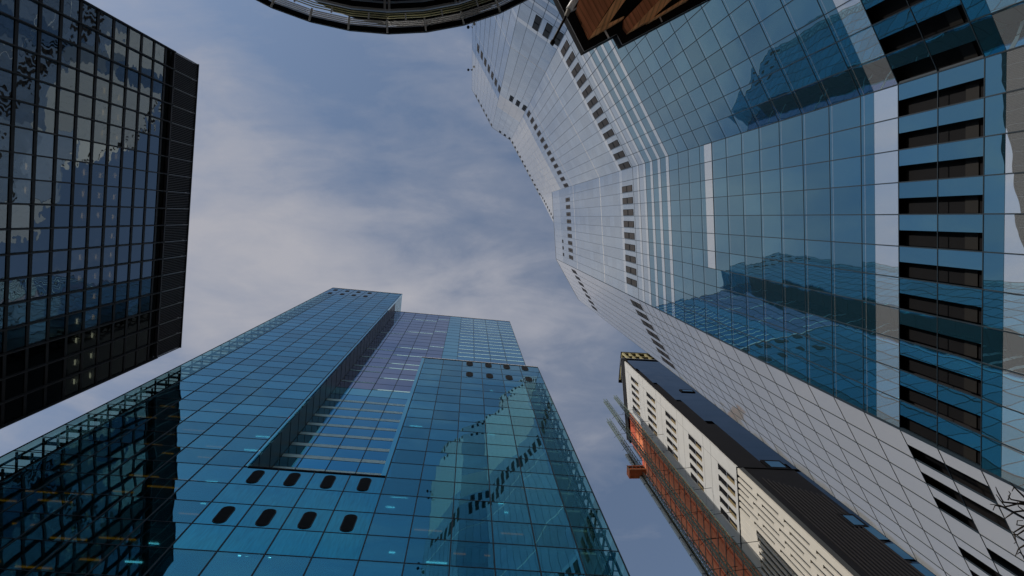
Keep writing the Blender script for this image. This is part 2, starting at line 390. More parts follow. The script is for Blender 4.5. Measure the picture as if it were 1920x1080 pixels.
def centre_tower():
    fr = Frame((-.0958*23.6, .9954*23.6), 5.5); FL = 3.6
    r = empty('glass_tower', (-10, 40, 0)); tag(r, 'blue glass tower with a tall slab, a recess and rows of black oval vents', 'tower')
    tl = lines(-37.0, -17.8, 6); tm = lines(-17.8, -5.4, 4); tr = [-5.4, -2.35, .7, 3.8, 6.95, 10.1, 13.2]
    mats = ['blue_glass', 'fin_glass', 'spandrel_glass', 'lilac_glass', 'teal_glass', 'deep_glass', 'recess_shade', 'pale_strip', 'bright_strip']
    P = Panes(mats)
    def rows(top): return [-EYE]+[FL*k for k in range(0, int(top/FL)+1)]+([top] if top % FL > .2 else [])
    for ts, top, c0 in ((tl, 189.5, 0), (tm, 57.6, 6), (tr, 108.0, 10)):
        hs = rows(top)
        for j in range(len(hs)-1):
            for i in range(len(ts)-1):
                mt = 'blue_glass'; c = c0+i
                if c == 0 or c == 15: mt = 'fin_glass'
                if 6 <= c <= 9 and hs[j] >= 43.1: mt = 'spandrel_glass'
                if hs[j] >= 176 and c < 4: mt = 'spandrel_glass'
                if hs[j] >= 97 and c >= 12: mt = 'spandrel_glass'
                P.add(fr, ts[i], ts[i+1], hs[j], hs[j+1], mt, (c, j))
    # back of the recess and the taller rear block
    bk = Frame((-.0958*26.8, .9954*26.8), 5.5)
    tb = [-17.5, -15.25, -12.3, -9.25, -6.14, -3.15, -.24, 2.98, 6.15, 9.3, 12.75]
    k = 0
    for j in range(16, 49):
        h0 = 3.6*j+.5
        if j == 16: h0 = 57.9
        h1 = min(3.6*(j+1)+.5, 177.0)
        for i in range(len(tb)-1):
            if tb[i] > -6 and h1 < 104: continue
            t0, t1 = tb[i], tb[i+1]
            if tb[i] < -6.1: base = 'lilac_glass' if h0 > 97 else ('teal_glass' if h0 > 93.5 else 'deep_glass')
            elif tb[i] < -.3: base = 'teal_glass'
            else: base = 'deep_glass'
            strip = base == 'deep_glass' or (base == 'lilac_glass' and (j*7+i//2*3) % 5 < (3 if h0 < 125 else 1))
            if strip:
                sh_ = .95 if h0 < 94 else .62
                P.add(bk, t0, t1, h0+.04, h0+sh_, 'bright_strip' if h0 < 94 else 'pale_strip', (i+40, 3*j))
                P.add(bk, t0, t1, h0+sh_, h1, base, (i+40, 3*j+1), g=.015)
            else: P.add(bk, t0, t1, h0, h1, base, (i+40, 3*j+1))
    # side wall of the recess (the flank of the tall slab)
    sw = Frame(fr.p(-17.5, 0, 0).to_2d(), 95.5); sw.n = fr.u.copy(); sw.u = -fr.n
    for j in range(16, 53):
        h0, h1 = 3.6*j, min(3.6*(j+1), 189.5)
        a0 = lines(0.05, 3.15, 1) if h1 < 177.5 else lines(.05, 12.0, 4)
        for i in range(len(a0)-1): P.add(sw, a0[i], a0[i+1], h0+.02, h1, 'recess_shade' if h0 < 172 else 'blue_glass', (i+60, j))
    P.emit(r)
    # mullions
    m = MB()
    for ts, top in ((tl, 189.5), (tm, 57.6), (tr, 108.0)):
        for t in ts:
            if (ts is tm and t in (tm[0], tm[-1])): continue
            fr.box(m, t-.045, t+.045, -EYE, top, -.04, .04)
        for k_ in range(0, int(top/FL)+1): fr.box(m, ts[0], ts[-1], FL*k_-(.035 if k_ < 25 else .028), FL*k_+(.035 if k_ < 25 else .028), -.035, .02)
    m.build('mullion_grid', 'mullion_metal', r)
    m = MB()
    for t in tb: bk.box(m, t-.035, t+.035, 57.7 if t < -6 else 108.2, 177, -.03, .06)
    for j in range(16, 50):
        h = 3.6*j+.5
        if h < 176.9: bk.box(m, tb[0] , tb[4] if h < 108 else tb[-1], h-.015, h+.015, -.02, .02)
    m.build('mullion_grid', 'mullion_metal', r)
    m = MB(); 
    for j in range(16, 53): sw.box(m, .02, 3.2 if 3.6*j < 177 else 12, 3.6*j-.06, 3.6*j+.06, -.02, .02)
    m.build('mullion_grid', 'black_metal', r)
    # pale returns that edge the recess
    m = MB(); fr.box(m, -17.68, -17.48, 57.75, 189.5, -.3, .05); m.build('edge_trim', 'teal_glass', r)
    m = MB(); fr.box(m, -5.9, -5.47, 57.75, 108.1, -.5, .02); m.build('edge_trim', 'teal_glass', r)
    m = MB(); fr.box(m, -17.4, -5.47, 57.55, 57.8, -3.1, .06); m.build('sill', 'black_metal', r)
    for a0, a1, top, fr_, dp in ((-37.0, -17.46, 189.5, fr, 12), (-5.9, 13.2, 108.15, fr, 3.1)):
        m = MB(); fr_.box(m, a0, a1, top, top+.18, -.35, .09); m.build('coping', 'light_metal', r)
    m = MB(); bk.box(m, -17.4, 12.8, 177., 177.18, -.35, .07); m.build('coping', 'light_metal', r)
    # oval vents
    for t in (-16.15, -13.1, -10.08, -7.02):
        for h in (55.7, 48.45): vent(r, fr, t, h, .86, 2.7)
    for t in (1.9, 4.95, 7.92, 10.93):
        for h in (106.3, 99.1): vent(r, fr, t, h, .95, 2.7)
    for t in (-35.3, -32.1, -29.05, -26.0):
        for h in (184.9, 177.6): vent(r, fr, t, h, .95, 2.8)
    # floors and ceilings behind the glass
    for k_ in range(0, 53):
        h = FL*k_
        a0, a1 = -33.6, -17.8
        if h <= 57.6: a1 = 11.6
        m = MB(); fr.box(m, a0, a1, h-.3, h+.05, -6, -.25); m.build('floor_slab', 'ceiling_white', r)
        if 57.6 < h <= 108.1:
            m = MB(); fr.box(m, -5.3, 11.6, h-.3, h+.05, -3, -.25); m.build('floor_slab', 'ceiling_white', r)
    m = MB()
    fr.box(m, -33.6, -17.75, -EYE, 189.3, -34, -6.02); fr.box(m, -17.74, -5.9, -EYE, 57.5, -34, -6.03); fr.box(m, -5.88, 11.6, -EYE, 57.5, -34, -6.03)
    bk.box(m, -17.5, 12.7, 57.55, 176.9, -30, -.35); fr.box(m, -5.3, 11.5, 57.6, 107.9, -3.4, -2.9)
    m.build('core', 'interior_dark', r)
    m = MB()
    for a, b_, top in ((-33.7, -33.5, 189.3), (11.5, 11.7, 107.9)): fr.box(m, a, b_, -EYE, top, -6 if a < 0 else -3, -.2)
    fr.box(m, -17.9, -17.7, 57.6, 189.4, -6, -.3)
    m.build('end_wall', 'interior_dark', r)
    # steel lattice behind the glass fins
    for a, b_, top, hh0 in ((-36.7, -34.2, 188.5, 20), (12.0, 12.9, 107, 20)):
        m = MB(); k_ = 0
        for dd in (-.55, -1.9):
            m.bar(fr.p(a, dd, -EYE), fr.p(a, dd, top), .16); m.bar(fr.p(b_, dd, -EYE), fr.p(b_, dd, top), .16)
        h = 3.55
        while h < top:
            for dd in (-.55, -1.9):
                m.bar(fr.p(a, dd, h), fr.p(b_, dd, h), .26 if dd > -1 else .14)
            for tt in (a, b_, (a+b_)/2): m.bar(fr.p(tt, -.1, h), fr.p(tt, -1.9, h), .16)
            if k_ % 3 == 1: m.bar(fr.p(a, -1.9, h), fr.p(b_, -1.9, min(h+3.6, top)), .1)
            h += 3.6; k_ += 1
        h = 1.75
        while h < top: m.bar(fr.p(a, -.55, h), fr.p(b_, -.55, h), .06); h += 3.6
        m.build('steel_lattice', 'black_metal', r)
    # ceiling lights and blinds seen through the glass
    rnd = random.Random(3); n = 0
    for k_ in range(9, 30):
        for t in tl[1:-1]+tm[:-1]+tr[:-2]:
            if n >= 98: break
            if 43 < 3.6*k_ and -18 < t < -6: continue
            if rnd.random() < (.5 if k_ < 17 else .12) or (t < -20 and k_ < 22 and rnd.random() < .5):
                wt = 'lamp_orange' if t < -22.5 else ('lamp_cool' if rnd.random() < .7 else 'lamp_orange')
                m = MB(); w_ = rnd.uniform(1.2, 2.8) if wt == 'lamp_orange' else rnd.uniform(.3, 1.6); dd = -rnd.uniform(.5, 1.7); t0 = t+rnd.uniform(.1, .3 if w_ > 2 else 1.4)
                fr.box(m, t0, t0+w_, 3.6*k_-.36, 3.6*k_-.31, dd-.10, dd); m.build('ceiling_light', wt, r); n += 1
    for px, py in ((449, 1034), (463, 1036), (506, 1038)):
        h = fr_h(fr, px, py); v = q(px, py)*h; t = (Vector(v)-fr.P).dot(fr.u)
        m = MB(); fr.box(m, t-.08, t+.08, h-.08, h+.08, -.42, -.3); m.build('spot_lamp', 'lamp_white', r)
    n = 0
    for k_ in range(9, 29):
        for t in tl[1:-1]+tm[:-1]+tr[:-2]:
            if n >= 95 or (43 < 3.6*k_ and -18 < t < -6): continue
            if t > -6 and k_ > 15 and rnd.random() < .5: continue
            if rnd.random() < .38:
                m = MB(); t0 = t+rnd.uniform(.1, 1.6); t1 = min(t0+rnd.uniform(.4, 1.4), t+3.0); hh = 3.6*k_
                fr.box(m, t0, t1, hh+rnd.uniform(1.0, 2.6), hh+3.2, -.34, -.3); m.build('roller_blind', 'blind_white', r); n += 1
centre_tower()

# ------------------------------------------------------------------ right tower (folded white and blue glass)
def right_tower():
    S = .9
    def V2(x, y): return Vector((x, y))*S
    P12, P01, P00, Pm, P23 = V2(27.46, -8.58), V2(15.62, -30.39), V2(8.23, -35.37), V2(.35, -49.89), V2(29.1, 14.3)
    P3e = V2(29.1+16.3*.4924, 14.3+16.3*.8704)
    r = empty('faceted_tower', (40, -10, 0)); tag(r, 'folded white and blue mirror glass tower with dotted rows of dark windows', 'tower')
    def mk(A, Bp):
        dv = Bp-A; f = Frame(A, math.degrees(math.atan2(dv.y, dv.x))); f.len = dv.length; return f
    FM, F0, F1, F2, F3 = mk(Pm, P00), mk(P00, P01), mk(P01, P12), mk(P12, P23), mk(P23, P3e)
    f3 = [0, 2.16, 4.02, 5.9, 7.8, 9.65, 11.4, 13.15, F3.len]
    cfg = ((FM, lines(0, FM.len, 8), 242.5, 'm'), (F0, lines(0, F0.len, 4), 242.5, '0'), (F1, lines(0, F1.len, 12), 242.5, '1'),
           (F2, lines(0, F2.len, 11), 205.7, '2'), (F3, f3, 205.7, '3'))
    FL = 3.78; H0 = 38.25
    def HJ(j): return H0+FL*j if j >= 0 else (34.93 if j == -1 else 31.68+FL*(j+2))
    mats = ['tower_glass', 'grey_glass', 'frit_glass', 'white_glass', 'cream_glass']
    P = Panes(mats); slots = []; wins = []
    strips = {12, 13, 14, 15, 16}
    for fr, ts, top, nm in cfg:
        nb = len(ts)-1
        for j in range(-11, 60):
            h0 = max(HJ(j), -EYE); h1 = min(HJ(j+1), top)
            if h1-h0 < .3: continue
            for i in range(nb):
                t0, t1 = ts[i], ts[i+1]; mid = t0+(t1-t0)*.5
                body = 'white_glass' if nm == '3' else ('tower_glass' if j < 19 else 'grey_glass')
                if j in (-2, -1) and nm != 'm':          # plant louvres: dark slots in half of each bay
                    bb = 'white_glass' if nm == '3' else 'tower_glass'
                    slot = not (nm == '3' and ((i == 3 and j == -1) or (i == 2 and j == -2) or (i, j) in ((5, -2), (6, -1))))
                    if slot:
                        P.add(fr, t0, mid, h0, h1, bb, (i, j)); slots.append((fr, mid, t1, h0, h1))
                    else: P.add(fr, t0, t1, h0, h1, bb, (i, j))
                    continue
                segs = []
                if nm == '3':
                    segs = [(h0, h1, body)]
                elif j == 0: segs = [(h0, h0+2.35, 'frit_glass'), (h0+2.35, h1, body)]
                elif j == -3: segs = [(h1-1.32, h1, body), (h0, h1-1.32, 'frit_glass')]
                elif j == 8 and nm == '2' and i < 7: segs = [(h0+.15, h0+2.35, 'frit_glass'), (h0+2.35, h1, body)]
                elif j in strips: segs = [(h0, h0+1.3, 'frit_glass'), (h0+1.3, h1, 'grey_glass' if j > 14 else body)]
                elif j == 19: segs = [(h0, h0+1.9, 'frit_glass'), (h0+1.9, h1, body)]
                elif j in (17, 18): segs = [(h0, h1, 'grey_glass')]
                elif j >= 39 and nm in 'm1': segs = [(h0, h1, 'cream_glass')]
                elif j >= 37 and nm == '0': segs = [(h0, h1, 'cream_glass' if j < 42 else 'grey_glass')]
                elif j in (24, 33): segs = [(h0, h0+.5, 'white_glass'), (h0+.5, h1, body)]
                elif j >= 40: segs = [(h0, h1, 'frit_glass')]
                else: segs = [(h0, h1, body)]
                for a, b_, mm in segs:
                    if b_-a > .1: P.add(fr, t0, t1, a, b_, mm, (i+{'m': 0, '0': 10, '1': 20, '2': 40, '3': 60}[nm], j), g=.004 if j > 18 else .012)
        # dark windows in bands
        for i in range(nb):
            t0, t1 = ts[i], ts[i+1]; mid = t0+(t1-t0)*.47
            first = {'m': 1, '0': 1, '1': 0, '2': 1, '3': 0}[nm]; last = {'m': nb, '0': nb, '1': nb, '2': nb-1, '3': 7}[nm]
            if first <= i < last:
                if nm != 'm': wins.append((fr, mid-.1, t1-.08, 103.3, 110.3, 2))
                wins.append((fr, mid-.1, t1-.08, 169.8, 177.0, 4))
                if nm in 'm01': wins.append((fr, mid, t1-.25, 237.4, 241.9, 1))
        if nm == '2':
            for i in (7, 8, 9): wins.append((fr, ts[i]+.9, ts[i+1]-.1, 186.5, 189.0, 1))
    P.emit(r)
    for fr, a, b_, h0, h1, k in wins:
        m = MB(); fr.box(m, a, b_, h0, h1, .0, .03, 0)
        if k >= 2:
            hm = (h0+h1)/2; fr.box(m, a+.08, b_-.08, h0+.15, hm-.35, .03, .045, 1); fr.box(m, a+.08, b_-.08, hm+.35, h1-.15, .03, .045, 1)
            if k == 4: fr.box(m, (a+b_)/2-.09, (a+b_)/2+.09, h0, h1, .046, .06, 0)
        else: fr.box(m, a+.1, b_-.1, h0+.2, h1-.2, .03, .045, 1)
        m.build('window', ['black_metal', 'window_brown' if k >= 2 else 'louvre_brown'], r)
    for fr, a, b_, h0, h1 in slots:
        m = MB(); fr.box(m, a+.02, b_-.02, h0, h1, -.5, -.42, 0)
        for x in ((h0+.8,) if h0 < 33 else ()): fr.box(m, a+.03, b_-.03, x, x+(.06 if x > h0+1 else .9), -.42, -.36, 1)
        m.build('louvre_slot', ['black_metal', 'louvre_brown'], r)
    for fr, ts, top, nm in cfg:
        m = MB()
        for t in ts:
            fr.box(m, t-.03, t+.03, -EYE, 110, -.045, .03); fr.box(m, t-.022, t+.022, 110.02, min(170., top), -.045, .02)
            if top > 170: fr.box(m, t-.012, t+.012, 170.02, top, -.045, .01)
        for j in range(-10, 18):
            h = HJ(j); wj = .026 if j < 12 else .015
            fr.box(m, 0, fr.len, h-wj, h+wj, -.04, .02)
            if nm in '12' and j < 12 and j not in (-2, -1, 0, -3): fr.box(m, 0, fr.len, h-.42, h-.37, -.03, .004, 1)
        m.build('mullion_grid', ['mullion_metal', 'grey_glass'], r)
        m = MB(); fr.box(m, 0, fr.len, top, top+.35, -.4, .05); m.build('parapet', 'frit_glass', r)
    # raking top of the second fold
    m = MB(); A = [F2.p(0, 0, 206.1), F2.p(9.6, 0, 206.1), F2.p(0, 0, 242.6)]; Bq = [F2.p(0, -.5, 206.1), F2.p(9.6, -.5, 206.1), F2.p(0, -.5, 242.6)]
    m.quad(A); m.quad(Bq[::-1]); m.quad([A[1], Bq[1], Bq[2], A[2]]); m.quad([A[0], A[2], Bq[2], Bq[0]]); m.build('raking_wall', 'cream_glass', r)
    for k in range(8):
        s = (k+.6)/8.6; t = 9.6*s; h = 242.6-36.5*s-2.2
        m = MB(); F2.box(m, max(t-1.1, .05), t-.3, h-2.0, h, .0, .05); m.build('window', 'black_metal', r)
    # body
    sh = Vector((.6, -.5))
    hi = [Pm+sh, P00+sh, P01+sh, P12+sh, Vector((58, -16)), Vector((44, -64)), Vector((14, -66))]
    lo = [P12+sh, P23+sh, P3e+sh+Vector((.2, .1)), Vector((62, 20)), Vector((58.2, -16))]
    m = MB(); m.prism(hi, 0, 244); m.prism(lo, 0, 207.1); m.build('body', 'dark_metal', r)
    for a in (Pm, P00, P01, P12, P23, P3e):
        top = 205.7 if a in (P23, P3e) else 242.5
        m = MB(); c = Vector((a.x, a.y))+sh*.12; m.bar((c.x, c.y, 0), (c.x, c.y, top+EYE), .16); m.build('corner_post', 'mullion_metal', r)
    # small lamps on brackets off the far edge
    for px, py in ((879, 51), (879, 131)):
        v = q(px, py); h = Pm.length/v.length
        for dx, rr in ((-.15, .34), (.9, .2)):
            p = Vector((v.x*h+dx, v.y*h, h+EYE)); m = MB()
            rings = 6
            m.tube([p-Vector((0, 0, rr)), p-Vector((0, 0, rr*.7)), p, p+Vector((0, 0, rr*.7)), p+Vector((0, 0, rr))], rr, 8)
            m.bar(p, Vector((Pm.x+.3, Pm.y-.2, p.z)), .05)
            m.build('bracket_lamp', 'black_metal', r)
right_tower()

# ------------------------------------------------------------------ narrow building under construction
def slab_building():
    wf = Frame((40.2, 37.8), 84.6); bf = Frame((40.2, 37.8), 3.5)
    r = empty('apartment_block', (55, 50, 0)); tag(r, 'narrow white and black clad block with an orange side behind lattice masts', 'building')
    TOP, J = 171.0, 95.8
    # white front: panels around openings, five slots to a storey group
    groups = [(157, 164.6), (142, 149.4), (127, 134.2), (112, 119.2), (97.0, 104.1)]
    s_ = [2.35, 4.3, 6.1, 8.0, 9.85]; sw_ = 1.15
    m = MB()
    hb = TOP
    for h0, h1 in groups:
        wf.box(m, 0, 12.8, h1, hb, -.3, 0)
        e = 0
        for s in s_: wf.box(m, e, s, h0, h1, -.25, 0); e = s+sw_
        wf.box(m, e, 12.8, h0, h1, -.3, 0); hb = h0
    wf.box(m, 0, 12.8, J+.25, hb, -.3, 0)
    m.build('white_cladding', 'white_cladding', r)
    m = MB(); h = J
    for h in [TOP-3.75*k for k in range(1, 20)]:
        if h > J+2 and not any(a-.1 < h < b+.1 for a, b in groups): wf.box(m, .02, 12.78, h-.03, h+.03, .0, .006)
    for s in (2.2, 11.2): wf.box(m, s-.02, s+.02, J+.3, TOP, .0, .005)
    m.build('panel_joints', 'dark_metal', r)
    for h0, h1 in groups:
        for s in s_:
            m = MB(); wf.box(m, s, s+sw_, h0, h1, -.24, -.16, 0); wf.box(m, s+sw_*.6, s+sw_, h0+.3, (h0+h1)/2-.2, -.158, -.13, 1)
            wf.box(m, s, s+sw_, (h0+h1)/2-.1, (h0+h1)/2+.1, -.15, -.08, 2); m.build('slot_window', ['black_metal', 'slot_ochre', 'grey_metal'], r)
    # roof edge frame
    m = MB(); wf.box(m, -.1, 22.4, TOP+.02, TOP+3.2, -.9, .12, 0); m.build('roof_edge', 'louvre_brown', r)
    m = MB(); wf.box(m, -.15, 22.6, TOP+3.24, TOP+3.6, -1.2, .25, 0); bf.box(m, .3, 20, TOP+3.2, TOP+3.6, -1.2, .2, 0); m.build('coping', 'grey_metal', r)
    # joint band, cream slatted lower front
    m = MB(); wf.box(m, -.05, 13.0, J-.2, J+.2, -.4, .03); m.build('joint_band', 'black_metal', r)
    m = MB(); wf.box(m, 0, 12.8, -EYE, J-.22, -.9, -.22); m.build('lower_wall', 'interior_dark', r)
    m = MB()
    n = 13; ss = lines(0, 12.8, n)
    for i in range(n):
        a, b_ = ss[i], ss[i+1]; slot = .46 if i < 7 else .6
        if i == 0: wf.box(m, a, b_+.0, -EYE, J-.22, -.2, 0, 0); continue
        wf.box(m, a+slot, b_, -EYE, J-.22, -.2, 0, 0)
        if 1 <= i <= 6:
            h = J-4-1.5*(i % 3)
            while h > 0: wf.box(m, a, a+slot, h-1.5, h, -.2, -.02, 0); h -= 8.2
        if i > 6: wf.box(m, a, a+slot, J-6-(i-6)*.2, J-.22, -.2, -.02, 0)
    m.build('slatted_wall', 'cream_cladding', r)
    # black flank
    m = MB(); [bf.box(m, .3, a_, z0, z1, -.5, 0) for a_, z0, z1 in ((.9, 160, TOP+3), (1.5, 147, 160), (2.4, 133, 147), (3.5, 118, 133), (5.0, J+.3, 118))]; bf.box(m, .3, 9.0, 20, J-.1, -.5, 0); m.build('black_cladding_and_reflection', 'black_cladding_and_reflection', r)  # upper steps paint a dark reflection in black; below the joint is cladding
    m = MB()
    for k in range(12): bf.box(m, 2.2+k*.55, 2.32+k*.55, 20, J-4-.5*k, 0, .14)
    m.build('ribs', 'dark_metal', r)
    gp = Panes(['navy_glass'])
    for k in range(0, 49):
        h0 = TOP+3-3.6*(k+1); h1 = h0+3.6
        if h0 < 5: break
        a0 = .9 if h0 > 160 else (1.5 if h0 > 147 else (2.4 if h0 > 133 else (3.5 if h0 > 118 else (5.0 if h0 > J else 9.0))))
        for i, (a, b_) in enumerate(((a0, 12), (12, 16), (16, 20))): gp.add(bf, a, b_, h0, h1, 'navy_glass', (i, k), g=.01, d0=-.1, d1=-.05)
    gp.emit(r, keep=40)
    m = MB(); bf.box(m, .25, 12, J-.15, J+.15, -.3, .12); m.build('joint_band', 'black_metal', r)
    for a, b_, h0, h1 in ((5.2, 8.4, 95.9, 99.4), (7.0, 9.2, 76.6, 80.3), (5.9, 9.0, 141, 143)):
        f = MB(); bf.box(f, a, b_, h0, h1, .0, .12); o = f.build('window', 'black_metal', r)
        f = MB(); bf.box(f, a+.5, b_-.35, h0+.5, h1-.6, .12, .15); f.build('pane', 'teal_window', o)
    for k in range(5):
        for a in (8.35, 10.2):
            h1 = 77-4.6*k
            f = MB(); bf.box(f, a, a+1.6, h1-3.6, h1, .0, .1); f.build('window', 'teal_window', r)
    # roof frame
    m = MB()
    for a in (3.6, 5.4, 7.5, 10, 13): m.bar(bf.p(a, -1.2, TOP+3), bf.p(a, -1.2, TOP+17), .5)
    for h in (TOP+17, TOP+12.5, TOP+7): m.bar(bf.p(3.4, -1.2, h), bf.p(15, -1.2, h), .5); m.bar(bf.p(3.6, -1.2, h), bf.p(3.6, -9, h), .5); m.bar(bf.p(3.4, -5, h), bf.p(15, -5, h), .45)
    m.build('roof_frame', 'yellow_steel', r)
    m = MB(); bf.box(m, 3.2, 16, TOP+17.4, TOP+18.1, -10, -.9); bf.box(m, 5, 16, TOP+3, TOP+17, -9, -4); m.build('roof_screen', 'louvre_brown', r)
    # orange boarded side, floor by floor
    m = MB(); wf.box(m, 13.0, 22.4, 160, TOP, -1.2, -.3); wf.box(m, 13.0, 25.4, -EYE, 159.9, -1.2, -.3); m.build('side_wall', 'rust_red', r)
    n = 0; k = 0
    while k < 44:
        h1 = 164-3.6*k
        if h1 < 30: break
        for i, (a, b_) in enumerate(((13.5, 16.1), (16.5, 19.1), (19.5, 22.1), (22.5, 25.2))):
            if (a > 22 and h1 > 160) or (n >= 100): continue
            m = MB(); wf.box(m, a, b_, h1-2.9, h1, -.3, -.2); m.build('sheathing_board', 'orange_board', r); n += 1
        k += 1
    m = MB()
    for k in range(38): wf.box(m, 13.0, 22.5 if k < 2 else 25.5, 164-3.6*k+.2, 164-3.6*k+.32, -.3, -.12)
    m.build('floor_edges', 'stud_pale', r).name = 'floor_edge'
    m = MB(); wf.box(m, 12.8, 13.0, -EYE, TOP, -2.2, .02); m.build('corner_strip', 'scaffold_grey', r)
    # body behind all
    c = [bf.p(1.3, -.7, 0), bf.p(20, -.7, 0), bf.p(20, -24, 0), wf.p(25, -1.3, 0)]
    m = MB(); m.prism([(p.x, p.y) for p in c], 0, TOP+EYE+2.9); m.build('body', 'interior_dark', r)
    return wf
wf = slab_building()

def mast(name, label, angs, r0, top, w_, platform=False, grey=False):
    """a lattice mast standing clear of the wall"""
    a = R(angs); c = Vector((math.cos(a), math.sin(a)))*r0
    r = empty(name, (c.x, c.y, 0)); tag(r, label, 'scaffold mast', 'lattice masts up the orange side')
    z1 = top+EYE; h = w_/2
    m = MB()
    for sx in (-1, 1):
        for sy in (-1, 1): m.bar((c.x+sx*h, c.y+sy*h, 0), (c.x+sx*h, c.y+sy*h, z1), .13)
    m.build('upright', 'scaffold_green', r)
    m = MB(); z = 20; k = 0
    while z < z1-2.2:
        for (ax_, ay, bx, by) in ((-1,-1,1,-1), (1,-1,1,1), (1,1,-1,1), (-1,1,-1,-1)):
            m.bar((c.x+ax_*h, c.y+ay*h, z), (c.x+bx*h, c.y+by*h, z), .06)
            m.bar((c.x+ax_*h, c.y+ay*h, z), (c.x+bx*h, c.y+by*h, z+2.2), .05)
        z += 2.2; k += 1
    m.build('bracing', 'scaffold_green', r)
    z = 24
    while z < z1-5:
        m = MB()
        p = wf.p((Vector((c.x, c.y))-wf.P).dot(wf.u), -.5, 0); m.bar((c.x, c.y, z), (p.x, p.y, z), .06); m.bar((c.x-.9, c.y+.9, z), (c.x, c.y, z), .06); z += 9.5
        m.build('wall_tie', 'black_metal', r)
mast('scaffold_mast', 'lattice mast rising highest, halfway across the orange side of the white block', 53.9, 62.5, 179, .75)
mast('scaffold_mast', 'outermost lattice mast on the orange side, carrying the orange cabin', 56.0, 67.0, 177, .8)
mast('scaffold_mast', 'lattice mast tight against the edge of the white cladding', 51.3, 59.5, 168, .6)
def debris():
    r = empty('scaffold_deck', (36, 60, 0)); tag(r, 'pale grey strip of scaffold sheeting hanging beyond the outermost lattice mast', 'scaffolding')
    fr = Frame((40.2, 37.8), 84.6); m = MB()
    c = Vector((math.cos(R(56.75)), math.sin(R(56.75))))*67.3
    z = 22; 
    while z < 150: m.box(c.x-.5, c.x+.5, c.y-.25, c.y+.25, z, z+5.6); z += 6
    m.build('sheeting', 'scaffold_grey', r)
    m = MB(); m.bar((c.x, c.y-.4, 0), (c.x, c.y-.4, 152), .12); m.build('pole', 'black_metal', r)
debris()
def cabin():
    v = q(1199, 889); rr = 66.5/v.length; c = Vector((v.x*rr, v.y*rr)); z = rr+EYE
    r = empty('hoist_cabin', (c.x, c.y, z)); tag(r, 'orange boxy hoist cabin with small panes hanging on the outermost lattice mast', 'hoist')
    m = MB(); x0, x1, y0, y1 = c.x-2.2, c.x+1.5, c.y-1.0, c.y+1.0
    m.box(x0, x1, y0, y1, z, z+.12); m.box(x0, x1, y0, y1, z+2.5, z+2.6)
    for xx in (x0, x1-.1): m.box(xx, xx+.1, y0, y1, z+.13, z+2.49)
    m.box(x0+.11, x1-.11, y1-.1, y1, z+.13, z+2.49); m.box(x0+.11, x1-.11, y0, y0+.1, z+.13, z+1.0); m.box(x0+.11, x1-.11, y0, y0+.1, z+2.1, z+2.49)
    m.build('cabin', 'orange_board', r)
    m = MB()
    for k in range(5): m.box(x0+.11+k*.86, x0+.18+k*.86, y0+.02, y0+.09, z+1.01, z+2.09)
    m.build('window_frame', 'scaffold_grey', r)
    m = MB(); m.box(x0-.06, x0+.06, y0-.1, y0, z-.1, z+2.7); m.box(x0, x1, y0-.09, y0-.01, z-.1, z-.02); m.build('corner_frame', 'yellow_steel', r)
cabin()

